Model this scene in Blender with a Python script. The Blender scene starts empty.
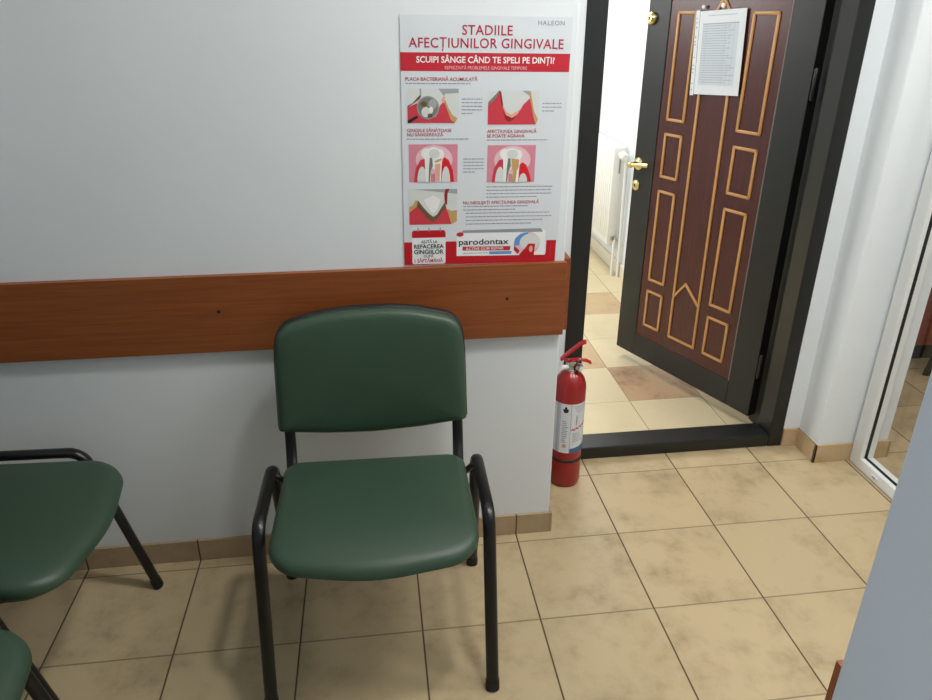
import bpy, bmesh, math, random
from mathutils import Vector, Matrix
random.seed(7)
sc = bpy.context.scene
COL = sc.collection
R = math.radians
T = 1/3                      # floor tile, metres

# ------------------------------------------------------------------ materials
def srgb(r, g, b):
    f = lambda c: (c/255/12.92) if c/255 <= .04045 else ((c/255+.055)/1.055)**2.4
    return (f(r), f(g), f(b), 1)

class NT:
    def __init__(s, name):
        s.m = bpy.data.materials.new(name); s.m.use_nodes = True
        s.t = s.m.node_tree; s.b = s.t.nodes['Principled BSDF']; s.out = s.t.nodes['Material Output']
    def n(s, kind, **kw):
        nd = s.t.nodes.new(kind)
        for k, v in kw.items(): setattr(nd, k, v)
        return nd
    def l(s, a, b): s.t.links.new(a, b)
    def math(s, op, a, b=None, c=None):
        nd = s.n('ShaderNodeMath', operation=op)
        for i, v in enumerate((a, b, c)):
            if v is None: continue
            if isinstance(v, (int, float)): nd.inputs[i].default_value = v
            else: s.l(v, nd.inputs[i])
        return nd.outputs[0]
    def mix(s, f, a, b, mode='MIX'):
        nd = s.n('ShaderNodeMix', data_type='RGBA', blend_type=mode)
        for sock, v in ((nd.inputs[0], f), (nd.inputs[6], a), (nd.inputs[7], b)):
            if isinstance(v, (int, float, tuple)): sock.default_value = v
            else: s.l(v, sock)
        return nd.outputs[2]
    def noise(s, scale, detail=4, rough=.55, vec=None):
        nd = s.n('ShaderNodeTexNoise'); nd.inputs['Scale'].default_value = scale
        nd.inputs['Detail'].default_value = detail; nd.inputs['Roughness'].default_value = rough
        if vec is not None: s.l(vec, nd.inputs['Vector'])
        return nd.outputs[0]
    def ramp(s, fac, lo, hi):
        nd = s.n('ShaderNodeMapRange'); s.l(fac, nd.inputs[0])
        nd.inputs[1].default_value = lo; nd.inputs[2].default_value = hi
        return nd.outputs[0]
    def obj(s, scale=(1, 1, 1)):
        c = s.n('ShaderNodeTexCoord'); mp = s.n('ShaderNodeMapping'); mp.inputs['Scale'].default_value = scale
        s.l(c.outputs['Object'], mp.inputs[0]); return mp.outputs[0]
    def bump(s, h, strength, dist=.001):
        nd = s.n('ShaderNodeBump'); nd.inputs['Strength'].default_value = strength
        nd.inputs['Distance'].default_value = dist; s.l(h, nd.inputs['Height']); s.l(nd.outputs[0], s.b.inputs['Normal'])

def simple(name, col, rough=.5, metal=0, var=.06, scale=14, bump=0, bscale=200, spec=.5, coat=0):
    k = NT(name); v = k.obj()
    n = k.noise(scale, vec=v)
    d = tuple(c*(1-var) for c in col[:3])+(1,); u = tuple(min(1, c*(1+var)) for c in col[:3])+(1,)
    k.l(k.mix(n, d, u), k.b.inputs['Base Color'])
    k.b.inputs['Roughness'].default_value = rough; k.b.inputs['Metallic'].default_value = metal
    k.b.inputs['Specular IOR Level'].default_value = spec; k.b.inputs['Coat Weight'].default_value = coat
    if bump: k.bump(k.noise(bscale, 3, vec=v), bump)
    return k.m

def wall_mat(name, col, grime=.05):
    k = NT(name); v = k.obj()
    n = k.ramp(k.noise(1.7, 5, vec=v), .3, .7)
    k.l(k.mix(n, tuple(c*(1-grime) for c in col[:3])+(1,), col), k.b.inputs['Base Color'])
    k.b.inputs['Roughness'].default_value = .62; k.b.inputs['Specular IOR Level'].default_value = .3
    k.bump(k.noise(160, 4, vec=v), .12, .0015)
    return k.m

def tile_mat(name, base, dark, grout, offx, offy, axis='xy', stain=.66, mort=.0042):
    k = NT(name); v = k.obj()
    sp = k.n('ShaderNodeSeparateXYZ'); k.l(v, sp.inputs[0])
    a = sp.outputs['X']; b = sp.outputs['Y'] if 'y' in axis else None
    tx = k.math('DIVIDE', k.math('SUBTRACT', a, offx), T)
    def edge(t):
        f = k.math('FRACT', t)
        return k.math('MINIMUM', f, k.math('SUBTRACT', 1.0, f))
    e = edge(tx); ids = k.math('FLOOR', tx)
    if b is not None:
        ty = k.math('DIVIDE', k.math('SUBTRACT', b, offy), T)
        ey = edge(ty); ids = k.math('ADD', ids, k.math('MULTIPLY', k.math('FLOOR', ty), 17.31))
    g = k.ramp(e, mort/T*.35, mort/T*.75)
    gx = k.math('SUBTRACT', 1.0, g)
    if b is not None: gx = k.math('MAXIMUM', gx, k.math('MULTIPLY', k.math('SUBTRACT', 1.0, k.ramp(ey, mort/T*.35, mort/T*.75)), .62))
    g = k.math('SUBTRACT', 1.0, gx)
    wn = k.n('ShaderNodeTexWhiteNoise', noise_dimensions='1D'); k.l(ids, wn.inputs['W'])
    ofs = k.n('ShaderNodeVectorMath', operation='ADD'); k.l(v, ofs.inputs[0])
    sc3 = k.n('ShaderNodeVectorMath', operation='SCALE'); k.l(wn.outputs['Color'], sc3.inputs[0]); sc3.inputs[3].default_value = 7
    k.l(sc3.outputs[0], ofs.inputs[1]); tv = ofs.outputs[0]
    m1 = k.ramp(k.noise(5.5, 7, .62, tv), .46, .74)
    m2 = k.ramp(k.noise(22, 6, .7, tv), .45, .75)
    m = k.math('MULTIPLY', k.math('ADD', k.math('MULTIPLY', m1, .65), k.math('MULTIPLY', k.math('MULTIPLY', m1, m2), .5)), stain)
    c = k.mix(m, base, dark)
    c = k.mix(k.math('MULTIPLY', wn.outputs['Value'], .10), c, tuple(x*.6 for x in base[:3])+(1,))
    c = k.mix(g, grout, c)
    k.l(c, k.b.inputs['Base Color'])
    rg = k.mix(g, (.9, .9, .9, 1), (.33, .33, .33, 1)); k.l(rg, k.b.inputs['Roughness'])
    k.b.inputs['Specular IOR Level'].default_value = .4
    k.bump(g, .5, .0012)
    return k.m

def wood_mat(name, c1, c2, stretch=(1.2, 30, 30), rough=.42):
    k = NT(name); v = k.obj(stretch)
    n = k.noise(2.2, 6, .6, v); n2 = k.noise(9, 3, .5, v)
    f = k.ramp(k.math('ADD', k.math('MULTIPLY', n, .7), k.math('MULTIPLY', n2, .3)), .33, .67)
    k.l(k.mix(f, c1, c2), k.b.inputs['Base Color']); k.b.inputs['Roughness'].default_value = rough
    k.bump(n2, .05, .0005)
    return k.m

def glass_mat(name, tint=(.995, 1, 1, 1), rough=.02):
    k = NT(name); t = k.n('ShaderNodeBsdfTransparent'); t.inputs[0].default_value = tint
    g = k.n('ShaderNodeBsdfGlossy'); g.inputs['Roughness'].default_value = rough
    f = k.n('ShaderNodeFresnel'); f.inputs[0].default_value = 1.45
    gm = k.n('ShaderNodeNewGeometry')
    mx = k.n('ShaderNodeMixShader'); k.l(k.math('MULTIPLY', f.outputs[0], k.math('MULTIPLY', k.math('SUBTRACT', 1.0, gm.outputs['Backfacing']), .7)), mx.inputs[0]); k.l(t.outputs[0], mx.inputs[1]); k.l(g.outputs[0], mx.inputs[2])
    k.l(mx.outputs[0], k.out.inputs[0]); return k.m

M = {}
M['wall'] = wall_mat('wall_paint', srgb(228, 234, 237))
M['wall_shaded'] = wall_mat('wall_paint_shaded', srgb(205, 212, 220))  # white wall paint made greyer and bluer for the shade on this face
M['edge_highlight'] = simple('painted_edge_highlight', srgb(120, 112, 106), .4)
M['ceiling'] = wall_mat('ceiling_paint', srgb(235, 235, 232))
TB, TD, TG = srgb(193, 174, 138), srgb(128, 107, 82), srgb(86, 70, 54)
M['floor'] = tile_mat('floor_tiles', TB, TD, TG, 0, 0)
M['floor_far'] = tile_mat('floor_tiles_hall', srgb(206, 192, 158), srgb(176, 152, 116), srgb(150, 125, 92), 0, .193, stain=.3, mort=.003)
M['tile_brown'] = tile_mat('brown_marbled_tile', srgb(180, 150, 118), srgb(104, 74, 60), srgb(150, 125, 92), 0, .193, stain=1.0, mort=.003)
M['tile_tan'] = tile_mat('tan_marbled_tile', srgb(190, 164, 128), srgb(146, 116, 88), srgb(150, 125, 92), 0, .193, stain=.8, mort=.003)
M['base'] = tile_mat('skirting_tile', srgb(176, 154, 124), srgb(128, 104, 80), srgb(95, 72, 52), 0, 0, axis='x', stain=.6)
M['base_hall'] = tile_mat('skirting_tile_hall', srgb(228, 220, 200), srgb(200, 185, 155), srgb(160, 140, 110), 0, 0, axis='x', stain=.3)
M['base_warm'] = tile_mat('skirting_tile_warm', srgb(200, 174, 136), srgb(156, 126, 92), srgb(95, 72, 52), .2, 0, axis='x', stain=.6)
M['board'] = wood_mat('cherry_laminate', srgb(124, 64, 27), srgb(150, 84, 40))
M['board_edge'] = wood_mat('cherry_laminate_edge', srgb(180, 100, 52), srgb(196, 116, 66))
M['vinyl'] = simple('green_vinyl', srgb(49, 72, 55), .44, var=.10, scale=9, bump=.10, bscale=380)
M['black_plastic'] = simple('black_plastic', srgb(24, 24, 25), .5, bump=.05)
M['black_paint'] = simple('black_tube_paint', srgb(16, 16, 17), .32, var=.1)
M['rubber'] = simple('black_rubber', srgb(20, 20, 20), .7)
M['door_black'] = simple('black_door_paint', srgb(25, 27, 26), .38, var=.22, scale=18, bump=.05, bscale=60)
M['door_wood'] = wood_mat('mahogany_laminate', srgb(60, 22, 20), srgb(82, 32, 27), (60, 60, 1.6), .27)
M['gold'] = simple('gold_moulding', srgb(196, 144, 86), .38, var=.10)
M['brass'] = simple('brass', srgb(222, 202, 142), .24, metal=1, var=.04)
M['dark_hole'] = simple('keyhole_dark', srgb(30, 22, 12), .8)
M['chrome'] = simple('chrome', srgb(190, 188, 182), .22, metal=1, var=.08)
M['red'] = simple('red_gloss_paint', srgb(150, 20, 26), .28, var=.06, coat=.3)
M['red_plastic'] = simple('red_plastic', srgb(186, 24, 36), .4)
M['white_metal'] = simple('white_enamel', srgb(238, 238, 234), .35, var=.02)
M['pvc'] = simple('white_pvc', srgb(226, 229, 228), .3, var=.03)
M['gasket'] = simple('black_gasket', srgb(28, 28, 28), .6)
M['glass'] = glass_mat('clear_glass')
M['sleeve'] = glass_mat('clear_plastic', (.95, .96, .97, 1), .12)
M['cabinet'] = wood_mat('red_brown_laminate', srgb(120, 52, 34), srgb(145, 66, 44))
def ink(n, r, g, b, rough=.45): M[n] = simple(n, srgb(r, g, b), rough, var=.02, spec=.35)
ink('paper', 216, 222, 227); ink('paper_white', 236, 239, 241); ink('ink_red', 196, 42, 56); ink('ink_deep_red', 190, 22, 36); ink('ink_wine', 178, 40, 68)
ink('ink_grey', 150, 152, 164); ink('ink_light_grey', 176, 180, 188); ink('ink_black', 34, 34, 40); ink('ink_gum', 205, 62, 76); ink('ink_gum_dark', 150, 36, 40)
ink('ink_pink', 214, 138, 154); ink('ink_pink_light', 232, 190, 200); ink('ink_tooth', 214, 218, 216); ink('ink_tooth_white', 236, 236, 234); ink('ink_tooth_grey', 160, 166, 166)
ink('ink_plaque', 196, 160, 104); ink('ink_plaque_dark', 112, 88, 62); ink('ink_bright_red', 214, 30, 40); ink('ink_blue', 96, 150, 210); ink('ink_light_blue', 168, 204, 232)
ink('ink_silver', 150, 152, 158); ink('ink_green_grey', 120, 128, 112); ink('ink_peach', 226, 170, 150); ink('ink_label_blue', 70, 100, 150)

# ------------------------------------------------------------------ mesh helpers
class MB:
    def __init__(s): s.v = []; s.f = []; s.mi = []; s.mats = []
    def mat(s, m):
        m = M[m]
        if m not in s.mats: s.mats.append(m)
        return s.mats.index(m)
    def add(s, verts, faces, m, X=None):
        o = len(s.v); i = s.mat(m)
        s.v += [tuple(X @ Vector(p)) if X is not None else tuple(p) for p in verts]
        for f in faces: s.f.append([a+o for a in f]); s.mi.append(i)
        return s
    def box(s, x0, x1, y0, y1, z0, z1, m, bev=0, seg=2, X=None):
        bm = bmesh.new(); bmesh.ops.create_cube(bm, size=1)
        for v in bm.verts: v.co = Vector(((x0+x1)/2+v.co.x*(x1-x0), (y0+y1)/2+v.co.y*(y1-y0), (z0+z1)/2+v.co.z*(z1-z0)))
        if bev: bmesh.ops.bevel(bm, geom=list(bm.edges), offset=bev, segments=seg, affect='EDGES', profile=.5)
        bm.verts.index_update()
        s.add([v.co.copy() for v in bm.verts], [[v.index for v in f.verts] for f in bm.faces], m, X); bm.free(); return s
    def prism(s, pts, y0, y1, m, X=None):        # outline in x,z extruded along y (front face at y0)
        n = len(pts)
        v = [(p[0], y0, p[1]) for p in pts]+[(p[0], y1, p[1]) for p in pts]
        f = [list(range(n)), list(range(2*n-1, n-1, -1))]+[[i, i+n, (i+1) % n+n, (i+1) % n] for i in range(n)]
        return s.add(v, f, m, X)
    def lathe(s, prof, m, n=32, X=None, cap=True):   # prof: (r, z)
        v = []; f = []
        for r, z in prof:
            for i in range(n): a = 2*math.pi*i/n; v.append((r*math.cos(a), r*math.sin(a), z))
        for j in range(len(prof)-1):
            for i in range(n): a = j*n+i; b = j*n+(i+1) % n; f.append([a, b, b+n, a+n])
        if cap: f.append(list(range(n-1, -1, -1))); f.append([(len(prof)-1)*n+i for i in range(n)])
        return s.add(v, f, m, X)
    def tube(s, path, m, rx=.0125, ry=None, n=14, side=Vector((1, 0, 0)), X=None):   # rx along `side`, ry across
        ry = ry or rx; P = [Vector(p) for p in path]; v = []; f = []
        for i, p in enumerate(P):
            d = ((P[min(i+1, len(P)-1)]-p).normalized()+(p-P[max(i-1, 0)]).normalized()).normalized()
            a = (side-d*side.dot(d))
            if a.length < 1e-4: a = d.orthogonal()
            a.normalize(); b = d.cross(a)
            for k in range(n): t = 2*math.pi*k/n; v.append(p+a*rx*math.cos(t)+b*ry*math.sin(t))
        for j in range(len(P)-1):
            for k in range(n): a = j*n+k; b = j*n+(k+1) % n; f.append([a, b, b+n, a+n])
        f.append(list(range(n-1, -1, -1))); f.append([(len(P)-1)*n+k for k in range(n)])
        return s.add(v, f, m, X)
    def build(s, name, parent=None, smooth=True, angle=38):
        me = bpy.data.meshes.new(name); me.from_pydata(s.v, [], s.f)
        for m in s.mats: me.materials.append(m)
        me.polygons.foreach_set('material_index', s.mi)
        if smooth: me.polygons.foreach_set('use_smooth', [True]*len(me.polygons))
        bm = bmesh.new(); bm.from_mesh(me); bmesh.ops.recalc_face_normals(bm, faces=bm.faces); bm.to_mesh(me); bm.free()
        if smooth: me.set_sharp_from_angle(angle=R(angle))
        me.update()
        o = bpy.data.objects.new(name, me); COL.objects.link(o)
        if parent: o.parent = parent
        return o

def fillet(pts, rad, n=7):
    P = [Vector(p) for p in pts]; out = [P[0]]
    if not isinstance(rad, (list, tuple)): rad = [rad]*len(P)
    for i in range(1, len(P)-1):
        a = (P[i-1]-P[i]).normalized(); b = (P[i+1]-P[i]).normalized(); ang = a.angle(b); r = rad[i]
        d = min(r/math.tan(ang/2), (P[i-1]-P[i]).length*.49, (P[i+1]-P[i]).length*.49); r = d*math.tan(ang/2)
        c = P[i]+(a+b).normalized()*(r/math.sin(ang/2)); u = (P[i]+a*d-c); w = (P[i]+b*d-c); th = u.angle(w)
        for k in range(n+1):
            t = k/n; out.append(c+(u*math.sin((1-t)*th)+w*math.sin(t*th))/math.sin(th))
    return out+[P[-1]]

def round_poly(pts, rads, n=8):
    """closed 2-D outline with rounded corners"""
    out = []; N = len(pts)
    for i in range(N):
        p0, p, p1 = (Vector((*pts[j % N], 0)) for j in (i-1, i, i+1))
        out += [(q.x, q.y) for q in fillet([p0, p, p1], rads[i], n)[1:-1]]
    return out

def cushion(outline, layers, m, mb, warp):
    """stack of scaled copies of one outline: layers = (inset metres, height); last layer is closed by rings to the centre"""
    n = len(outline); cx = sum(p[0] for p in outline)/n; cy = sum(p[1] for p in outline)/n
    def ring(ins, h):
        r = []
        for x, y in outline:
            d = math.hypot(x-cx, y-cy); k = max(0, 1-ins/d); r.append(warp(cx+(x-cx)*k, cy+(y-cy)*k, h))
        return r
    def frac(k, h): return [warp(cx+(x-cx)*k, cy+(y-cy)*k, h) for x, y in outline]
    rings = [ring(*l) for l in layers]
    last_in, last_h = layers[-1]; first_in, first_h = layers[0]
    base = min(math.hypot(x-cx, y-cy) for x, y in outline); k0 = 1-last_in/base
    for k, dh in ((.82, .35), (.62, .62), (.4, .84), (.2, .96)): rings.append(frac(k*k0, last_h+dh*cushion.dome))
    v = [p for r in rings for p in r]; f = []
    for j in range(len(rings)-1):
        for i in range(n): a = j*n+i; b = j*n+(i+1) % n; f.append([a, b, b+n, a+n])
    v.append(warp(cx, cy, last_h+cushion.dome)); c = len(v)-1; o = (len(rings)-1)*n
    for i in range(n): f.append([o+i, o+(i+1) % n, c])
    v.append(warp(cx, cy, first_h)); c = len(v)-1
    for i in range(n): f.append([(i+1) % n, i, c])
    mb.add(v, f, m); return mb
cushion.dome = .006

def tag(o, label=None, cat=None, group=None, kind=None):
    if label: o['label'] = label
    if cat: o['category'] = cat
    if group: o['group'] = group
    if kind: o['kind'] = kind
    return o
def empty(name, loc=(0, 0, 0), rz=0, parent=None):
    o = bpy.data.objects.new(name, None); COL.objects.link(o); o.location = loc; o.rotation_euler = (0, 0, rz); o.empty_display_size = .1
    if parent: o.parent = parent
    return o
def struct(o): o['kind'] = 'structure'; return o
def copy_tree(o, parent=None):
    c = o.copy(); COL.objects.link(c); c.parent = parent
    for ch in list(o.children): copy_tree(ch, c)
    return c

BOLD = .0
def text_mesh(body, bold=0.0, spacing=1.0):
    cu = bpy.data.curves.new('lettering', 'FONT'); cu.body = body; cu.offset = bold; cu.space_character = spacing; cu.resolution_u = 3
    o = bpy.data.objects.new('lettering', cu); COL.objects.link(o)
    dg = bpy.context.evaluated_depsgraph_get(); dg.update()
    e = o.evaluated_get(dg); me = e.to_mesh()
    v = [tuple(p.co) for p in me.vertices]; f = [list(p.vertices) for p in me.polygons]
    e.to_mesh_clear(); bpy.data.objects.remove(o); bpy.data.curves.remove(cu)
    return v, f

class Print:
    """flat printing on a sheet: millimetres from the sheet's top left, faces -Y"""
    def __init__(s, w, h, y0=0): s.w = w; s.h = h; s.y0 = y0
    k = 0
    def P(s, x, y, layer): return ((x-s.w/2)/1000, s.y0-layer*.00025-s.k*.000006, (s.h-y)/1000)
    def poly(s, mb, pts, m, layer=1):
        s.k = (s.k+1) % 36
        mb.add([s.P(x, y, layer) for x, y in pts], [list(range(len(pts)))], m)
    def rect(s, mb, x0, y0, x1, y1, m, layer=1): s.poly(mb, [(x0, y1), (x1, y1), (x1, y0), (x0, y0)], m, layer)
    def disc(s, mb, cx, cy, rx, ry, m, layer=1, n=28, a0=0, a1=360):
        pts = [(cx+rx*math.cos(R(a0+(a1-a0)*i/n)), cy-ry*math.sin(R(a0+(a1-a0)*i/n))) for i in range(n + (0 if a1-a0 >= 360 else 1))]
        s.poly(mb, pts, m, layer)
    def text(s, mb, body, x0, x1, ytop, ybase, m, layer=2, bold=0.0, spacing=1.0, rise=0):
        v, f = text_mesh(body, bold, spacing)
        cv, _ = text_mesh('H', bold)
        cap = max(p[1] for p in cv); ax = min(p[0] for p in v); bx = max(p[0] for p in v)
        sx = (x1-x0)/(bx-ax); sy = (ybase-ytop)/cap
        mb.add([s.P(x0+(p[0]-ax)*sx, ybase-p[1]*sy+rise*(p[0]-ax)/(bx-ax), layer) for p in v], f, m)
    def lines(s, mb, x0, x1, y0, y1, n, m, h=1.5, layer=1, last=.6, seed=1):
        rnd = random.Random(seed)
        for i in range(n):
            y = y0+(y1-y0)*i/max(1, n-1); xe = x1 if i < n-1 else x0+(x1-x0)*last
            xe -= rnd.uniform(0, .12)*(x1-x0) if n > 1 else 0
            x = x0
            while x < xe-2:
                w = min(rnd.uniform(4, 13), xe-x); s.rect(mb, x, y, x+w, y+h, m, layer); x += w+1.5

# ------------------------------------------------------------------ camera
cam_d = bpy.data.cameras.new('camera'); cam = bpy.data.objects.new('camera', cam_d); COL.objects.link(cam)
cam_d.sensor_width = 36; cam_d.lens = 28.1353; cam_d.clip_start = .05
pi_, ya_, ro_ = .437194842, .128126265, .001756666
fw = Vector((math.sin(ya_)*math.cos(pi_), math.cos(ya_)*math.cos(pi_), -math.sin(pi_)))
rt = Vector((math.cos(ya_), -math.sin(ya_), 0)); up = rt.cross(fw)
r2 = rt*math.cos(ro_)+up*math.sin(ro_); u2 = up*math.cos(ro_)-rt*math.sin(ro_)
mw = Matrix((r2, u2, -fw)).transposed().to_4x4(); mw.translation = (-.40743814, -1.83650961, 1.5605991)
cam.matrix_world = mw
sc.camera = cam

# ------------------------------------------------------------------ room shell
CE = 2.72
XL, YF = -1.68, -3.5
W = .047                       # face of the main wall
f = MB(); f.box(XL-.1, 1.37, YF-.1, .445, -.06, 0, 'floor'); f.box(1.37, 4.1, -1.5, 3.2, -.06, 0, 'floor')
struct(f.build('floor', smooth=False))
# hall floor behind the door: cream tiles with single brown ones
BROWN = {(2, 2), (1, 3), (2, 5), (0, 5), (1, 7), (-1, 2), (-2, 4), (0, 8)}
f = MB()
for i in range(-5, 4):
    for j in range(0, 15):
        x0, y0 = i*T, .193+j*T
        m = ('tile_brown' if (i, j) == (2, 2) else 'tile_tan') if (i, j) in BROWN else 'floor_far'
        y0c = max(y0, .445)
        x1 = min(x0+T, 1.16)
        if x1 <= x0 or y0+T < .45: continue
        f.add([(x0, y0c, 0), (x1, y0c, 0), (x1, y0+T, 0), (x0, y0+T, 0)], [[0, 1, 2, 3]], m)
struct(f.build('floor_hall', smooth=False))
c = MB(); c.box(XL-.1, 4.1, YF-.1, 5.3, CE, CE+.06, 'ceiling'); struct(c.build('ceiling', smooth=False))

f = MB()
f.box(XL-.1, .110, W, .60, 0, CE, 'wall', bev=.004)
f.box(.108, .25, .44, .60, 0, CE, 'wall')
f.box(.25, 1.135, .44, .60, 2.12, CE, 'wall')
struct(f.build('wall_back', smooth=False))
f = MB(); f.box(1.135, 1.21, .44, .60, 0, CE, 'wall'); f.box(1.206, 1.497, .315, .60, 0, CE, 'wall', bev=.006)
struct(f.build('wall_pillar', smooth=False))
f = MB(); f.box(XL-.1, XL, YF-.1, W, 0, CE, 'wall'); struct(f.build('wall_left', smooth=False))
f = MB(); f.box(XL, .058, YF-.1, YF, 0, CE, 'wall'); struct(f.build('wall_front', smooth=False))
f = MB(); f.box(.058, 1.37, YF-.1, -1.335, 0, CE, 'wall_shaded', bev=.0012); struct(f.build('wall_right', smooth=False))
f = MB(); f.box(1.152, 1.28, .60, 5.2, 0, CE, 'wall'); struct(f.build('wall_hall_right', smooth=False))
f = MB(); f.box(XL-.1, 1.28, 5.2, 5.3, 0, CE, 'wall'); struct(f.build('wall_hall_back', smooth=False))
f = MB(); f.box(XL-.2, XL-.1, .6, 5.3, 0, CE, 'wall'); struct(f.build('wall_hall_left', smooth=False))
f = MB(); f.box(1.28, 4.1, 3.1, 3.2, 0, CE, 'wall'); f.box(4.0, 4.1, -1.5, 3.1, 0, CE, 'wall'); f.box(1.37, 4.1, -1.6, -1.5, 0, CE, 'wall')
struct(f.build('wall_side_room', smooth=False))

BH = .076
b = MB(); b.box(XL, .110, .038, W, 0, BH, 'base', bev=.0015); struct(b.build('baseboard_back', smooth=False))
b = MB(); b.box(.110, .119, .038, .44, 0, BH, 'base', bev=.0015); b.box(.119, .25, .431, .44, 0, BH, 'base'); struct(b.build('baseboard_alcove', smooth=False))
b = MB(); b.box(1.196, 1.503, .306, .315, 0, BH, 'base_warm', bev=.0015); b.box(1.196, 1.206, .306, .44, 0, BH, 'base_warm', bev=.0015); b.box(1.14, 1.196, .43, .44, 0, BH, 'base_warm', bev=.0015)
b.box(1.497, 1.507, .306, .60, 0, BH, 'base_warm', bev=.0015)
struct(b.build('baseboard_pillar', smooth=False))
b = MB(); b.box(1.140, 1.152, .66, 5.2, 0, .085, 'base_hall', bev=.0015); struct(b.build('baseboard_hall', smooth=False))

# wooden wall boards
root = empty('wall_board', (-.78, W, .8225)); tag(root, 'long orange-brown wooden wall board behind the middle green chair, under the poster', 'wall board')
b = MB(); b.box(XL+.78, .113+.78, -.018, 0, -.1085, .1085, 'board', bev=.0012); b.build('board', root, smooth=False)
for x in (-.83, -.052):
    s = MB(); s.lathe([(.0045, 0), (.0045, .0012), (.003, .0018)], 'dark_hole', 12, Matrix.Translation((x+.78, -.018, .01)) @ Matrix.Rotation(R(90), 4, 'X')); s.build('screw', root)
b = MB(); b.box(.115, .133, .062, .425, .714, .931, 'board', bev=.0012)
tag(b.build('wall_board', None, smooth=False), 'short wooden wall board end around the wall corner by the door frame', 'wall board')
b = MB(); b.box(.058, 1.30, -1.335, -1.326, .714, .931, 'board', bev=.001)
tag(b.build('wall_board', None, smooth=False), 'wooden wall board end poking out past the shaded wall edge, bottom right', 'wall board')

# ------------------------------------------------------------------ door with frame
door = empty('door_1', (.69, .5, 0)); tag(door, 'black framed mahogany-brown door standing open into the bright hall', 'door', kind='structure')
ox, oy = -.69, -.5
fr = MB()
def fb(*a, **k): fr.box(a[0]+ox, a[1]+ox, a[2]+oy, a[3]+oy, a[4], a[5], 'door_black', **k)
fb(.238, .303, .436, .60, 0, 2.12, bev=.003); fb(1.085, 1.139, .436, .528, 0, 2.12, bev=.003); fb(1.099, 1.139, .528, .566, 0, 2.12); fb(1.116, 1.150, .566, .655, 0, 2.12)
fb(.303, 1.085, .436, .60, 2.05, 2.12, bev=.003)
fr.build('door_frame', door, smooth=False)
th = MB(); th.box(.303+ox, 1.085+ox, .436+oy, .54+oy, 0, .05, 'door_black', bev=.006); th.build('threshold', door, smooth=False)

HX, HY = 1.074, .574; DA = math.atan2(-.922, .387)
DW, DZ0, DZ1 = .822, .052, 2.03
leaf = MB()
# stiles and rails stand 4 mm proud of the wooden field; local x = -s (s runs from the hinge), faces -Y
def lb(s0, s1, z0, z1, y0, y1, m, bev=.002): leaf.box(-s1, -s0, y0, y1, z0, z1, m, bev=bev)
S0, S1, Z0, Z1 = .131, .700, .163, 1.915
leaf.box(-DW, -.012, .004, .045, DZ0, DZ1, 'door_black', bev=.002)
lb(.012, S0, DZ0, DZ1, -.002, .02, 'door_black'); lb(S1, DW, DZ0, DZ1, -.002, .02, 'door_black')
lb(S0, S1, DZ0, Z0, -.002, .02, 'door_black'); lb(S0, S1, Z1, DZ1, -.002, .02, 'door_black')
leaf = leaf.build('door_leaf', door, smooth=False)
leaf.location = (HX+ox, HY+oy, 0); leaf.rotation_euler = (0, 0, DA)
p = MB(); p.box(-S1, -S0, .0015, .006, Z0, Z1, 'door_wood'); p.build('wooden_panel', leaf, smooth=False)
ed = MB()
ed.box(-S0-.004, -S0+.0005, -.0035, .003, Z0, Z1, 'edge_highlight', bev=.0008); ed.build('panel_edge_highlight', leaf, smooth=False)  # lighter strip paints the highlight along the edge of the black stile
def moulding(name, pts, closed=True, w=.0115):
    """flat strip frame following an outline of (s, z)"""
    P = [(-s, z) for s, z in pts]; n = len(P); mb = MB()
    rng = range(n if closed else n-1)
    for i in rng:
        a = Vector((P[i][0], 0, P[i][1])); b2 = Vector((P[(i+1) % n][0], 0, P[(i+1) % n][1])); d = (b2-a); L = d.length; d.normalize()
        ang = math.atan2(d.z, d.x)
        X = Matrix.Translation(a+Vector((0, -.0012, 0))) @ Matrix.Rotation(-ang, 4, 'Y')
        mb.box(-w/2, L+w/2, -.004, .004, -w/2, w/2, 'gold', bev=.003, X=X)
    return mb.build(name, leaf)
hw = .0055
def rect_m(s0, s1, z0, z1): moulding('gold_moulding', [(s0+hw, z0+hw), (s1-hw, z0+hw), (s1-hw, z1-hw), (s0+hw, z1-hw)])
for z0, z1 in ((.222, .399), (.444, .857), (.910, 1.095), (1.144, 1.557)):
    rect_m(.556, .657, z0, z1); rect_m(.179, .293, z0, z1)
rect_m(.556, .657, 1.61, 1.83); rect_m(.179, .293, 1.61, 1.83)
moulding('gold_moulding', [(.339+hw, .222+hw), (.497-hw, .222+hw), (.503-hw, 1.50), (.433, 1.60), (.352+hw, 1.50)])
moulding('gold_moulding', [(.495-hw, .420), (.432, .493), (.350+hw, .424)], closed=False)
moulding('gold_moulding', [(.503-hw, 1.80), (.433, 1.70), (.352+hw, 1.80)], closed=False)
RX90 = Matrix.Rotation(R(90), 4, 'X')
h = MB(); X = Matrix.Translation((-.792, -.002, .945)) @ RX90
h.lathe([(.027, 0), (.027, .004), (.022, .009), (.013, .012), (.0115, .045), (.0135, .047), (.0135, .056), (.008, .06)], 'brass', 28, X)
h.tube(fillet([(-.80, -.052, .945), (-.775, -.054, .947), (-.735, -.052, .953), (-.690, -.046, .956)], .02), 'brass', .0085, .006, side=Vector((0, 0, 1)))
h.build('lever_handle', leaf)
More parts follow.
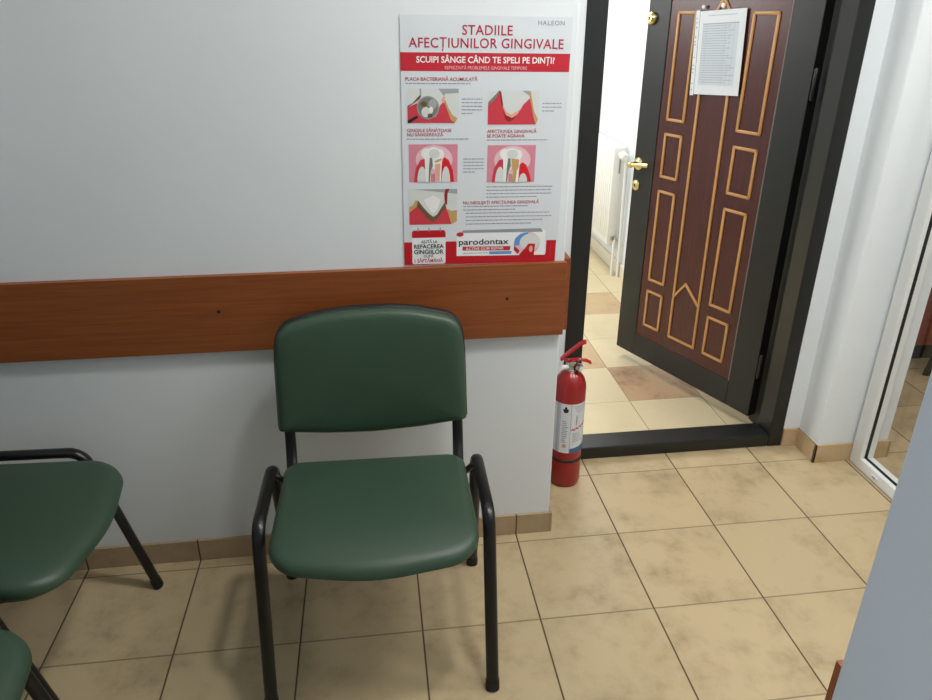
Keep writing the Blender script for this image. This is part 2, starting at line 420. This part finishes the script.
def lock(z, r, d):
    k = MB(); X = Matrix.Translation((-.794, -.002, z)) @ RX90
    k.lathe([(r, 0), (r, d*.45), (r*.82, d*.75), (r*.62, d), (.2*r, d)], 'brass', 28, X)
    o = k.build('lock_cylinder', leaf)
    k = MB(); k.box(-.794-.002, -.794+.002, -.0035-d, -.001-d, z-.007, z+.004, 'dark_hole'); k.lathe([(.0035, 0), (.0035, .0012)], 'dark_hole', 12, Matrix.Translation((-.794, -.002-d, z+.003)) @ RX90)
    k.build('keyhole', leaf)
lock(.851, .023, .012); lock(1.530, .025, .022)
for z in (.28, 1.335):
    k = MB(); k.lathe([(.004, -.052), (.007, -.048), (.007, .048), (.004, .052)], 'door_black', 16, Matrix.Translation((-.004, .004, z)))
    k.build('hinge', leaf)

# list in plastic sleeve on the door
DM = Matrix.Translation((HX, HY, 0)) @ Matrix.Rotation(DA, 4, 'Z')
sl = empty('paper_notice'); tag(sl, 'white printed list in a clear plastic sleeve hung on the open brown door', 'paper notice')
sl.matrix_world = DM @ Matrix.Translation((-.4185, -.0075, 1.26)) @ Matrix.Rotation(R(-3.2), 4, 'Y')
pr = Print(246, 308)
s = MB(); pr.rect(s, 22, 6, 240, 302, 'paper_white', 0)
s.add([pr.P(22, 6, -2), pr.P(240, 6, -2), pr.P(240, 302, -2), pr.P(22, 302, -2)], [[0, 1, 2, 3]], 'paper_white'); s.build('paper_sheet', sl, smooth=False)
s = MB(); pr.rect(s, 62, 22, 200, 24, 'ink_light_grey'); pr.rect(s, 40, 50, 212, 52.5, 'ink_grey'); pr.rect(s, 40, 53, 212, 268, 'paper', .5)
for i in range(24):
    pr.lines(s, 42, 210, 58+i*8.6, 58+i*8.6, 1, 'ink_light_grey', h=2.2, seed=i, last=random.uniform(.7, 1))
for x in (60, 150, 172, 192): pr.rect(s, x, 52, x+.8, 266, 'ink_light_grey', 1)
s.build('printed_table', sl, smooth=False)
s = MB(); s.add([pr.P(0, 0, 3), pr.P(246, 0, 3), pr.P(246, 308, 3), pr.P(0, 308, 3)], [[0, 1, 2, 3]], 'sleeve'); s.build('plastic_sleeve', sl, smooth=False)
s = MB(); pr.rect(s, 2, 2, 21, 306, 'paper_white', 2)
for y in (30, 45, 62, 96, 112, 122, 168, 196, 210, 222, 262, 285): pr.disc(s, 9, y, 2.8, 2.8, 'ink_grey', 3, 12)
s.build('punched_strip', sl, smooth=False)
for x, rr in ((38, 7), (132, 9)):
    s = MB(); X = Matrix.Translation(((x-123)/1000, -.0015, .316)) @ RX90
    s.lathe([(rr/1000, 0), (rr/1000, .003), (rr/1000*.6, .006)], 'white_metal', 18, X); s.build('sticky_hook', sl)

# ------------------------------------------------------------------ radiator in the hall
ra = empty('radiator', (1.10, 3.03, 0)); tag(ra, 'white panel radiator on the hall wall seen through the doorway', 'radiator')
ry0, ry1, rz0, rz1 = -.51, .55, .20, .80
r = MB(); r.box(-.045, -.030, ry0, ry1, rz0, rz1, 'white_metal', bev=.006)
for i in range(26):
    y = ry0+.03+i*(ry1-ry0-.06)/25; r.box(-.050, -.042, y-.011, y+.011, rz0+.04, rz1-.04, 'white_metal', bev=.003)
r.build('front_panel', ra)
r = MB(); r.box(.020, .034, ry0, ry1, rz0, rz1, 'white_metal', bev=.006); r.build('back_panel', ra)
r = MB(); r.box(-.04, .03, ry0, ry1, rz1-.004, rz1+.008, 'white_metal', bev=.003)
r.build('top_grille', ra)
for y0, y1 in ((ry0-.004, ry0+.004), (ry1-.004, ry1+.004)):
    r = MB(); r.box(-.043, .032, y0, y1, rz0, rz1+.004, 'white_metal', bev=.002); r.build('side_cover', ra)
r = MB(); r.box(-.006, .004, ry0-.006, ry0-.003, rz0+.45, rz0+.54, 'ink_silver'); r.build('side_slot', ra)
r = MB(); r.lathe([(.017, 0), (.017, .02), (.024, .025), (.024, .075), (.016, .085)], 'white_metal', 20, Matrix.Translation((-.005, ry0-.02, .765)) @ Matrix.Rotation(R(90), 4, 'X'))
r.lathe([(.012, -.02), (.012, .022)], 'chrome', 14, Matrix.Translation((-.005, ry0-.02, .765)) @ Matrix.Rotation(R(90), 4, 'X')); r.build('radiator_valve', ra)
r = MB(); r.tube(fillet([(-.005, ry0-.03, .765), (.02, ry0-.05, .765), (.028, ry0-.055, .04), (.028, ry0-.055, 0)], .02), 'white_metal', .009); r.build('pipe', ra)
r = MB(); r.lathe([(.018, 0), (.018, .03), (.010, .034)], 'chrome', 16, Matrix.Translation((-.005, ry0-.002, .24)) @ Matrix.Rotation(R(90), 4, 'X')); r.tube([(-.005, ry0-.03, .24), (-.005, ry0-.035, 0)], 'white_metal', .008); r.build('return_valve', ra)

# ------------------------------------------------------------------ glass door on the right
gd = empty('door_2', (1.345, .305, 0)); tag(gd, 'white plastic framed glass door at the right of the pillar', 'glass door', kind='structure')
GL = 1.05
g = MB()
g.box(0, .055, -.056, -.001, .002, 2.3, 'pvc', bev=.004); g.box(0, .055, -GL, -GL+.056, .002, 2.3, 'pvc', bev=.004)
g.box(0, .055, -GL+.056, -.056, .002, .046, 'pvc', bev=.004); g.box(0, .055, -GL+.056, -.056, 2.244, 2.3, 'pvc', bev=.004)
g.build('pvc_frame', gd, smooth=False)
g = MB(); g.box(.016, .028, -.0578, -.056, .046, 2.244, 'gasket'); g.box(.016, .028, -GL+.056, -.0578, .046, .0478, 'gasket'); g.box(.016, .028, -GL+.056, -GL+.0578, .0478, 2.244, 'gasket'); g.build('gasket', gd, smooth=False)
g = MB(); g.box(.021, .025, -GL+.058, -.058, .048, 2.242, 'glass'); g.build('glass_pane', gd, smooth=False)
g = MB(); g.box(-.004, .002, -.165, -.135, .018, .030, 'pvc', bev=.0015); g.box(-.0046, -.0036, -.160, -.140, .021, .027, 'ink_silver'); g.build('drain_cap', gd, smooth=False)
f = MB(); f.box(1.37, 1.47, -1.5, .305-GL, 0, CE, 'wall'); f.box(1.345, 1.40, .305-GL, .305, 2.3, CE, 'wall'); struct(f.build('wall_partition', smooth=False))

# ------------------------------------------------------------------ chairs
def make_chair():
    root = empty('visitor_chair')
    HWD, FY, RY = .274, -.232, .232
    top = .456
    for sx in (-1, 1):
        x = sx*HWD
        path = fillet([(x, FY, 0), (x+sx*.0, FY+.118, top), (x, RY-.075, top), (x, RY, 0)], .05, 9)
        # split the bent tube into front leg, rail and rear leg on its straight stretches
        z_cut = .30
        def at(a, b, z): a, b = Vector(a), Vector(b); t = (z-a.z)/(b.z-a.z); return a.lerp(b, t)
        fcut = at(path[0], path[1], z_cut); rcut = at(path[-1], path[-2], z_cut)
        oval = dict(rx=.0160, ry=.0125)
        for cut, foot in ((fcut, path[0]), (rcut, path[-1])):
            leg = MB().tube([foot+Vector((0, 0, .004)), cut], 'black_paint', **oval).build('leg', root)
            d = (cut-foot).normalized()
            MB().tube([foot+d*.001, foot+d*.026, foot+d*.030], 'rubber', rx=.0175, ry=.0142).build('foot_cap', leg)
        MB().tube([fcut]+path[1:-1]+[rcut], 'black_paint', **oval).build('side_rail', root)
        # back upright: flat oval tube under the seat, bending up behind the backrest
        ux = sx*.229
        up_ = fillet([(ux-sx*.02, -.12, .405), (ux-sx*.004, .150, .402), (ux, .205, .47), (ux, .225, .56), (ux, .247, .70)], [0, .05, .12, .2, 0], 8)
        MB().tube(up_, 'black_paint', rx=.0145, ry=.008).build('back_upright', root)
    for y in (.13,):
        MB().tube([(-HWD+.006, y, .44), (-.225, y, .400), (.225, y, .400), (HWD-.006, y, .44)], 'black_paint', rx=.009, side=Vector((0, 0, 1))).build('cross_bar', root)
    # seat
    y0, y1 = -.256, .165
    out = round_poly([(-.245, y0+.022), (0, y0-.018), (.245, y0+.022), (.240, y1), (-.242, y1)], [.095, .5, .095, .045, .045], 9)
    def sw(x, y, h):
        t = max(0, (y0+.16-y)/.16); z = .412+h-.022*t*t*min(1, h/.03)
        z -= .006*max(0, min(1, h/.04))*math.cos(min(1, abs(x)/.24)*math.pi/2)*math.cos(min(1, abs(y+.03)/.2)*math.pi/2)
        return (x, y, z)
    cushion.dome = .004
    cushion(out, [(.020, .006), (.004, .010), (0, .018), (0, .030), (.003, .038), (.009, .044), (.018, .048), (.034, .051)], 'vinyl', MB(), sw)
    mb = MB(); cushion(out, [(.020, .006), (.004, .010), (0, .018), (0, .030), (.003, .038), (.009, .044), (.018, .048), (.034, .051)], 'vinyl', mb, sw); mb.build('seat', root, angle=60)
    cushion.dome = 0
    mb = MB(); cushion(out, [(.04, -.006), (.018, -.004), (.016, .004), (.02, .0105)], 'black_plastic', mb, lambda x, y, h: (x, y, .412+h)); mb.build('seat_shell', root, angle=50)
    # backrest: outline in x (across) and v (height)
    zb, zt = .543, .861
    pts = [(-.250, zb+.010), (-.13, zb-.011), (0, zb-.020), (.13, zb-.011), (.250, zb+.010), (.247, zb+.20), (.238, zt-.034), (.10, zt-.004), (-.10, zt-.004), (-.236, zt-.032), (-.246, zb+.20)]
    rad = [.007, .4, .4, .4, .007, .6, .115, .9, .9, .115, .6]
    out = round_poly(pts, rad, 8)
    def bw(x, v, h):
        # concave across, leaning back
        y = .212+(v-zb)*.155-.35*x*x*.9 - h
        return (x, y, v+.021*x)
    cushion.dome = .006
    mb = MB(); cushion(out, [(.004, 0), (0, .008), (0, .020), (.003, .027), (.009, .033), (.02, .037), (.04, .040)], 'vinyl', mb, bw)
    br = mb.build('backrest', root, angle=60)
    cushion.dome = 0
    big = round_poly([(x*1.014, (v-zb)*1.012+zb-.001) for x, v in pts], rad, 8)
    mb = MB(); cushion(big, [(.03, -.022), (.01, -.020), (.0, -.012), (0, .006), (.003, .008)], 'black_plastic', mb, bw); mb.build('back_shell', br, angle=50)
    return root

chairs = [make_chair()]
chairs += [copy_tree(chairs[0]) for _ in range(3)]
for o, loc, rz, lab in (
    (chairs[0], (-.4405, -.3085, 0), R(-1.2), 'green vinyl chair facing forward against the wall, below the poster'),
    (chairs[1], (-1.343, -.328, 0), R(88), 'green vinyl chair turned sideways in the left corner, its seat whole but back cut off'),
    (chairs[2], (-1.343, -.912, 0), R(88), 'green vinyl chair cut off at the bottom left corner, only a seat tip showing'),
    (chairs[3], (2.415, .70, 0), R(0), 'dark chair in the next room, seen through the glass door')):
    o.location = loc; o.rotation_euler = (0, 0, rz); o.scale.z = 1.05 if loc[0] < -1 else 1; tag(o, lab, 'chair', 'green vinyl visitor chairs' if loc[0] < 1 else None)

# cabinet in the next room
cb = empty('cabinet', (2.5, 1.29, 0)); tag(cb, 'red-brown wooden cabinet in the next room behind the glass door', 'cabinet')
k = MB(); k.box(-.7, .7, -.22, .22, .09, .78, 'cabinet', bev=.004); k.build('carcass', cb, smooth=False)
k = MB(); k.box(-.68, .68, -.19, .2, 0, .09, 'black_plastic'); k.build('plinth', cb, smooth=False)
for x in (-.35, .35):
    k = MB(); k.box(x-.345, x+.345, -.238, -.22, .095, .775, 'cabinet', bev=.003); d = k.build('door', cb, smooth=False)
    k = MB(); k.tube([(x*.2, -.25, .58), (x*.2, -.25, .66)], 'chrome', .005); k.build('handle', d)

# ------------------------------------------------------------------ fire extinguisher
EX, EY = .232, .318
ex = empty('fire_extinguisher', (EX, EY, 0)); tag(ex, 'red fire extinguisher standing on the floor between wall corner and door frame', 'fire extinguisher')
er = .055
e = MB(); e.lathe([(.046, 0), (.050, .002), (.050, .008), (er-.001, .014), (er, .02), (er, .385), (er-.002, .403), (er-.008, .422), (er-.019, .438), (er-.033, .449), (.017, .453), (.016, .457)], 'red', 48)
e.build('cylinder', ex)
def arc_patch(mb, a0, a1, z0, z1, r, m, n=None):
    n = n or max(2, int((a1-a0)/4)); v = []
    for i in range(n+1):
        a = R(a0+(a1-a0)*i/n); v += [(r*math.cos(a), r*math.sin(a), z0), (r*math.cos(a), r*math.sin(a), z1)]
    mb.add(v, [[2*i, 2*i+2, 2*i+3, 2*i+1] for i in range(n)], m)
lab = MB(); arc_patch(lab, -190, 0, .150, .345, er+.0004, 'paper'); lb_ = lab.build('label', ex)
# printing on the label (angles run left to right as seen)
q = MB(); r1 = er+.0008
arc_patch(q, -136, -134, .150, .345, r1, 'ink_grey'); arc_patch(q, -96, -94.5, .150, .345, r1, 'ink_grey'); arc_patch(q, -150, -138, .150, .345, r1, 'ink_light_grey')
for i in range(12):
    a = -127+(i % 2)*2; z = .275-i*.0075; arc_patch(q, a, a+random.uniform(14, 24), z, z+.003, r1, 'ink_grey')
arc_patch(q, -121, -108, .172, .186, r1, 'ink_plaque')
for i in range(5): arc_patch(q, -90+i*4, -30-i*6, .335-i*.006, .3375-i*.006, r1, 'ink_light_grey')
arc_patch(q, -76, -72, .262, .300, r1, 'ink_grey'); arc_patch(q, -70, -68, .270, .300, r1, 'ink_light_grey')
for i in range(6): arc_patch(q, -86, -60+i*3, .228-i*.0065, .231-i*.0065, r1, 'ink_light_grey')
q.build('label_print', lb_)
q = MB()
for i in range(20):       # red script stroke climbing to the right
    a = -93+i*4.2; z = .240+i*.0012+.003*math.sin(i*1.9); arc_patch(q, a, a+4.6, z, z+.006, r1, 'ink_red', 2)
q.build('red_script', lb_)
q = MB()
for i in range(18): arc_patch(q, -94+i*5, -94+i*5+5.1, .150, .168+i*.0007, r1, 'ink_label_blue', 2)
q.build('blue_stripe', lb_)
q = MB(); A = -115
def badge(pts, zc, k=1): q.add([((er+.001)*math.cos(R(A+x/er*57.3*.001)), (er+.001)*math.sin(R(A+x/er*57.3*.001)), zc+z*.001) for x, z in pts], [list(range(len(pts)))], 'ink_black')
badge([(-9, -3), (-7, -9), (0, -12), (7, -9), (9, -3), (9.5, 4), (5, 3), (4, 9), (0, 14), (-4, 9), (-5, 3), (-9.5, 4)], .322)
q.build('black_emblem', lb_)
q = MB(); q.lathe([(er+.0002, .107), (er+.0022, .109), (er+.0022, .117), (er+.0002, .119)], 'rubber', 48, cap=False); q.build('black_band', ex)
q = MB(); q.lathe([(.019, .448), (.020, .455), (.017, .459), (.017, .470), (.020, .473), (.020, .484), (.012, .490)], 'chrome', 24); q.build('valve_body', ex)
q = MB(); X = Matrix.Translation((.016, -.016, .466)) @ Matrix.Rotation(R(40), 4, 'Z') @ RX90
q.lathe([(.012, 0), (.014, .003), (.014, .013), (.011, .015)], 'chrome', 22, X); g_ = q.build('pressure_gauge', ex)
q = MB(); q.lathe([(.010, .0145), (.010, .0155)], 'paper', 18, X); q.build('gauge_face', g_)
q = MB(); q.tube(fillet([(.014, -.018, .484), (.020, -.022, .504), (.030, -.022, .496), (.026, -.020, .478), (.018, -.018, .482)], .006), 'chrome', .0016); q.build('pull_ring', ex)
def strap(pts, w, t, m): # folded sheet-metal lever: pts are x,z
    mb = MB(); P = [Vector((x, 0, z)) for x, z in pts]
    for i in range(len(P)-1):
        d = P[i+1]-P[i]; X = Matrix.Translation(P[i]) @ Matrix.Rotation(-math.atan2(d.z, d.x), 4, 'Y'); mb.box(-.003, d.length+.003, -w/2, w/2, -t/2, t/2, m, bev=.002, X=X)
    return mb
RZ = Matrix.Rotation(R(-12), 4, 'Z')
o = strap([(-.036, .490), (-.024, .503), (.024, .549), (.040, .557)], .026, .007, 'red_plastic').build('squeeze_lever', ex); o.rotation_euler = (0, 0, R(-12))
o = strap([(-.022, .486), (.020, .491), (.048, .488), (.062, .481)], .022, .005, 'red_plastic').build('carry_handle', ex); o.rotation_euler = (0, 0, R(-12))
q = MB(); q.tube([(-.016, -.006, .466), (-.044, -.026, .474)], 'white_metal', .0075); q.build('nozzle', ex)

# ------------------------------------------------------------------ poster
PW, PH = 416, 614
po = empty('gum_disease_poster', (-.1235, .0445, .9335)); po.rotation_euler = (0, R(.80), 0); po.scale = (1.004, 1, 1)
tag(po, 'white and red gum disease poster taped above the wooden wall board', 'poster')
pr = Print(PW, PH)
s = MB(); s.box(-PW/2000, PW/2000, 0, .0008, 0, PH/1000, 'paper'); s.build('poster_sheet', po, smooth=False)
s = MB(); pr.rect(s, 0, 82, 415, 124, 'ink_red'); s.build('red_banner', po, smooth=False)
s = MB(); pr.text(s, 'STADIILE', 148, 270, 20.5, 42, 'ink_wine', bold=.010, spacing=1.05)
pr.text(s, 'AFECȚIUNILOR GINGIVALE', 20, 397, 49.5, 71, 'ink_wine', bold=.010, spacing=1.05); s.build('headline', po, smooth=False)
s = MB(); pr.text(s, 'HALEON', 331, 396, 8.5, 18.5, 'ink_grey', spacing=1.15, bold=.006); s.build('maker_name', po, smooth=False)
s = MB(); pr.text(s, 'SCUIPI SÂNGE CÂND TE SPELI PE DINȚI?', 38, 377, 90.5, 104.5, 'paper_white', bold=.022)
pr.text(s, 'REPREZINTĂ PROBLEMELE GINGIVALE TEMPORE', 107, 309, 112, 119.5, 'ink_pink_light', bold=.0); s.build('banner_lettering', po, smooth=False)
for rows in ((('PLACA BACTERIANĂ ACUMULATĂ', 11, 187, 138, 146),), (('GINGIILE SĂNĂTOASE', 13, 124, 259, 267), ('NU SÂNGEREAZĂ', 13, 103, 269.5, 277)),
        (('AFECȚIUNEA GINGIVALĂ', 214, 341, 262, 270), ('SE POATE AGRAVA', 214, 311, 273, 281)), (('NU NEGLIJAȚI AFECȚIUNEA GINGIVALĂ', 156, 358, 443, 451),)):
    s = MB()
    for body, x0, x1, y0, y1 in rows: pr.text(s, body, x0, x1, y0, y1, 'ink_wine', bold=.01)
    s.build('section_title', po, smooth=False)
for x0, x1, y0, y1, n, sd, la in ((11, 170, 151, 151, 1, 3, 1), (12, 167, 283, 283, 1, 4, 1), (214, 371, 286, 286, 1, 5, 1), (149, 205, 187, 221, 5, 6, .6), (353, 405, 197, 215, 3, 7, .6),
        (155, 209, 333, 366, 5, 8, .6), (217, 402, 405, 432, 4, 9, .8), (156, 341, 456, 465, 2, 10, .85), (163, 400, 474, 503, 4, 11, .8)):
    s = MB(); pr.lines(s, x0, x1, y0, y1, n, 'ink_grey', 2.4, seed=sd, last=la); s.build('small_print', po, smooth=False)

def pic_frame(x0, y0, x1, y1):
    w, h = x1-x0, y1-y0; mb = MB()
    fx = lambda P: [(x0+a*w/100, y0+b*h/100) for a, b in P]
    return mb, (lambda P, m, layer=2: pr.poly(mb, fx(P), m, layer)), (lambda a, b, rx, ry, m, layer=2, **k: pr.disc(mb, x0+a*w/100, y0+b*h/100, rx*w/100, ry*h/100, m, layer, **k))
# tooth under a magnifier
mb, pl, di = pic_frame(15, 164, 141, 245)
pl([(0, 100), (100, 100), (100, 0), (0, 0)], 'ink_tooth', 1); pl([(0, 100), (92, 100), (86, 84), (79, 60), (72, 35), (64, 48), (55, 82), (40, 90), (26, 80), (22, 40), (0, 55)], 'ink_gum', 3)
pl([(92, 100), (98, 86), (88, 76), (80, 55), (74, 32), (70, 30), (78, 62), (85, 90)], 'ink_plaque', 4); pl([(0, 55), (24, 30), (27, 20), (23, 20), (10, 42), (0, 50)], 'ink_plaque_dark', 4)
pl([(60, 0), (72, 22), (74, 14), (100, 12), (100, 0)], 'ink_tooth_grey', 2); pl([(24, 0), (24, 24), (27, 24), (27, 0)], 'ink_tooth_grey', 2); pl([(66, 36), (72, 42), (74, 22), (69, 24)], 'ink_peach', 4)
pl([(0, 100), (3, 100), (21, 84), (18, 78), (0, 92)], 'ink_black', 6); di(40, 55, 22, 34, 'ink_silver', 5); di(40, 55, 19, 30, 'ink_green_grey', 6)
di(36, 68, 9, 15, 'ink_tooth', 7); di(49, 45, 8, 15, 'ink_tooth_grey', 7); di(32, 44, 6, 8, 'ink_plaque_dark', 7); di(44, 78, 5, 6, 'ink_plaque_dark', 7); di(46, 62, 4, 10, 'ink_tooth_white', 8)
mb.build('tooth_picture', po, smooth=False)
# reddened gum line
mb, pl, di = pic_frame(215, 168, 343, 249)
pl([(0, 100), (100, 100), (100, 0), (0, 0)], 'ink_tooth', 1); pl([(0, 100), (96, 100), (92, 68), (87, 40), (82, 22), (70, 40), (58, 68), (46, 78), (36, 70), (28, 45), (22, 6), (14, 24), (0, 44)], 'ink_gum', 2)
pl([(0, 44), (14, 24), (22, 6), (21, 0), (0, 34)], 'ink_green_grey', 3); pl([(28, 45), (36, 72), (48, 80), (58, 70), (68, 48), (56, 62), (46, 70), (38, 64), (31, 46)], 'ink_peach', 4); pl([(30, 62), (36, 72), (48, 80), (56, 72), (50, 86), (44, 92), (36, 88)], 'ink_gum_dark', 3)
pl([(96, 100), (100, 84), (92, 62), (86, 22), (83, 0), (79, 6), (86, 45), (91, 80)], 'ink_plaque', 4); pl([(66, 0), (80, 14), (81, 0)], 'ink_tooth_grey', 3); pl([(20, 0), (22, 10), (24, 0)], 'ink_plaque_dark', 4); pl([(22, 4), (27, 45), (30, 45), (25, 4)], 'ink_gum_dark', 4)
mb.build('tooth_picture', po, smooth=False)
# two cross-sections
def section(x0, y0, x1, y1, worse):
    mb, pl, di = pic_frame(x0, y0, x1, y1)
    pl([(0, 100), (100, 100), (100, 0), (0, 0)], 'ink_pink', 1); di(52, 40, 38, 38, 'ink_pink_light', 2)
    pl([(10, 100), (14, 62), (24, 40), (32, 38), (35, 50), (35, 100)], 'ink_gum', 3); di(27, 100, 10, 42, 'ink_tooth', 4, a0=0, a1=180)
    gy = 34 if not worse else 46
    pl([(66, 100), (66, gy+8), (74, gy), (82, gy+8), (90, gy+34), (93, 100)], 'ink_bright_red', 3); di(76, 100, 9, 42 if not worse else 24, 'ink_tooth', 4, a0=0, a1=180)
    di(36, 24, 11, 14, 'ink_tooth_white', 5); di(50, 20, 14, 13, 'ink_tooth_white', 5); di(62, 26, 10, 15, 'ink_tooth_white', 5); di(52, 24, 11, 12, 'ink_tooth', 6)
    pl([(32, 25), (33, 55), (35, 100), (44, 100), (45, 70), (50, 62), (53, 70), (53, 100), (66, 100), (67, 60), (70, 28)], 'ink_tooth_white', 5)
    pl([(43, 34), (41, 62), (40, 100), (42.5, 100), (45, 70), (49, 56), (48, 36)], 'ink_green_grey', 6)
    if worse: pl([(50, 36), (52, 66), (60, 74), (66, 58), (66, 38)], 'ink_plaque', 7); pl([(54, 66), (53, 100), (60, 100), (62, 70)], 'ink_plaque', 6)
    else: pl([(52, 44), (56, 48), (66, 42), (68, 36), (58, 40)], 'ink_plaque', 7); pl([(54, 52), (53, 98), (63, 98), (65, 50)], 'ink_peach', 6)
    mb.build('tooth_picture', po, smooth=False)
section(16, 297, 140, 392, False); section(217, 300, 342, 394, True)
# neglected tooth
mb, pl, di = pic_frame(15, 410, 140, 503)
pl([(0, 100), (100, 100), (100, 0), (0, 0)], 'ink_tooth', 1); pl([(0, 100), (88, 100), (82, 70), (77, 52), (70, 60), (60, 80), (50, 92), (40, 84), (26, 62), (16, 48), (0, 66)], 'ink_gum', 2)
pl([(10, 0), (100, 14), (100, 0)], 'ink_tooth_grey', 2); pl([(16, 48), (28, 66), (42, 90), (50, 94), (60, 84), (70, 62), (77, 52), (75, 36), (68, 50), (58, 72), (50, 78), (42, 70), (30, 52), (18, 30)], 'ink_plaque_dark', 3)
pl([(0, 66), (16, 48), (18, 34), (14, 30), (8, 44), (0, 50)], 'ink_plaque', 3); pl([(88, 100), (100, 92), (100, 60), (88, 62), (79, 56)], 'ink_plaque', 3); pl([(74, 40), (79, 46), (80, 12), (84, 0), (76, 0), (73, 14)], 'ink_gum_dark', 3)
pl([(30, 30), (44, 62), (50, 68), (58, 58), (66, 30), (50, 18)], 'ink_tooth_white', 2)
mb.build('tooth_picture', po, smooth=False)
# footer
s = MB(); pr.rect(s, 0, 551, 140, 614, 'ink_deep_red'); pr.rect(s, 140, 590, 385, 614, 'ink_deep_red'); pr.rect(s, 385, 553, 412, 614, 'ink_deep_red'); pr.rect(s, 150, 606, 395, 607.5, 'ink_red', 2); pr.rect(s, 397, 565, 398.5, 600, 'ink_gum', 2); s.build('red_footer', po, smooth=False)
def rr(x0, y0, x1, y1, r): return [(a, b) for a, b in round_poly([(x0, y1), (x1, y1), (x1, y0), (x0, y0)], [r]*4, 5)]
s = MB(); pr.poly(s, rr(21, 519, 110, 612, 5), 'paper_white', 2); pr.poly(s, [(21, 539), (110, 539), (110, 524), (106, 519), (25, 519), (21, 524)], 'ink_deep_red', 3)
for x in (37, 66, 96): pr.rect(s, x-1.5, 512, x+1.5, 522, 'ink_silver', 4)
for body, x0, x1, y0, y1, m, bo in (('AJUTĂ LA', 45, 88, 546, 554, 'ink_black', .012), ('REFACEREA', 26, 105, 557.5, 568.5, 'ink_black', .02), ('GINGIILOR', 26, 105, 572, 584, 'ink_black', .02), ('DUPĂ', 52, 78, 587, 593.5, 'ink_black', .012), ('1 SĂPTĂMÂNĂ', 27, 103, 598, 607.5, 'ink_wine', .018)):
    pr.text(s, body, x0, x1, y0, y1, m, 4, bo)
s.build('calendar_note', po, smooth=False)
s = MB(); pr.poly(s, [(140, 592), (383, 594), (381, 527), (370, 521), (158, 524), (140, 530)], 'paper_white', 2); pr.poly(s, [(150, 528), (374, 529), (368, 519), (158, 521)], 'ink_silver', 3)
pr.disc(s, 149, 532, 9.5, 6, 'ink_red', 5)
pr.text(s, 'parodontax', 146, 281, 545, 561, 'ink_black', 4, .012)
pr.poly(s, [(156, 577), (285, 579), (287, 567), (156, 566)], 'ink_red', 3); pr.text(s, 'ACTIVE GUM REPAIR', 165, 268, 568.5, 576, 'paper_white', 4, .005)
pr.rect(s, 229, 581, 290, 589, 'ink_blue', 3); pr.lines(s, 158, 226, 583.5, 583.5, 1, 'ink_light_grey', 2.4, 3, seed=2, last=1)
pr.disc(s, 331, 561, 36, 33, 'ink_pink_light', 3); pr.disc(s, 331, 561, 36, 33, 'ink_light_blue', 4, a0=80, a1=190); pr.poly(s, [(296, 566), (331, 561), (334, 529), (314, 534), (299, 546)], 'ink_blue', 5)
pr.disc(s, 338, 558, 27, 24, 'ink_tooth', 6); pr.poly(s, [(310, 593), (352, 594), (354, 562), (336, 561), (326, 574)], 'ink_deep_red', 7); pr.poly(s, [(297, 566), (312, 580), (308, 590), (296, 578)], 'ink_wine', 5); pr.disc(s, 343, 576, 5, 9, 'ink_peach', 8)
s.build('toothpaste_picture', po, smooth=False)

# ------------------------------------------------------------------ light
def area(name, loc, target, energy, size, col=(1, 1, 1), size_y=None):
    d = bpy.data.lights.new(name, 'AREA'); d.energy = energy; d.color = col; d.size = size
    d.shape = 'RECTANGLE' if size_y else 'DISK'
    if size_y: d.size_y = size_y
    o = bpy.data.objects.new(name, d); COL.objects.link(o); o.location = loc
    o.rotation_euler = (Vector(target)-Vector(loc)).to_track_quat('-Z', 'Y').to_euler(); return o
area('corridor_fill', (1.0, -.75, CE-.04), (1.0, -.75, 0), 17, .6, (1, .975, .93))  # added soft fill to brighten the pillar and right floor, no known fixture
area('ceiling_lamp', (.10, -.66, CE-.04), (.10, -.66, 0), 18, .24, (1, .975, .93))
area('hall_lamp', (.45, 2.7, CE-.04), (.45, 2.7, 0), 46, 1.0, (1, .97, .92))
area('hall_window', (-1.62, 2.1, 2.05), (1.1, 2.5, 1.3), 36, 1.2, (1, 1, 1), 1.2)
area('side_room_lamp', (2.2, -.4, CE-.04), (2.2, -.4, 0), 20, .5, (1, .93, .85))
fill = area('rear_fill', (XL+.05, -2.5, 1.5), (.05, -1.75, 1.1), 6.2, 1.1, (.84, .92, 1), 1.1); fill.data.spread = R(75)  # added cool fill aimed at the right wall, no window built there
w = bpy.data.worlds.new('world'); sc.world = w; w.use_nodes = True
w.node_tree.nodes['Background'].inputs[0].default_value = (.5, .55, .6, 1); w.node_tree.nodes['Background'].inputs[1].default_value = .05
sc.view_settings.view_transform = 'Standard'; sc.view_settings.look = 'None'
sc.view_settings.exposure = 0; sc.view_settings.gamma = 1
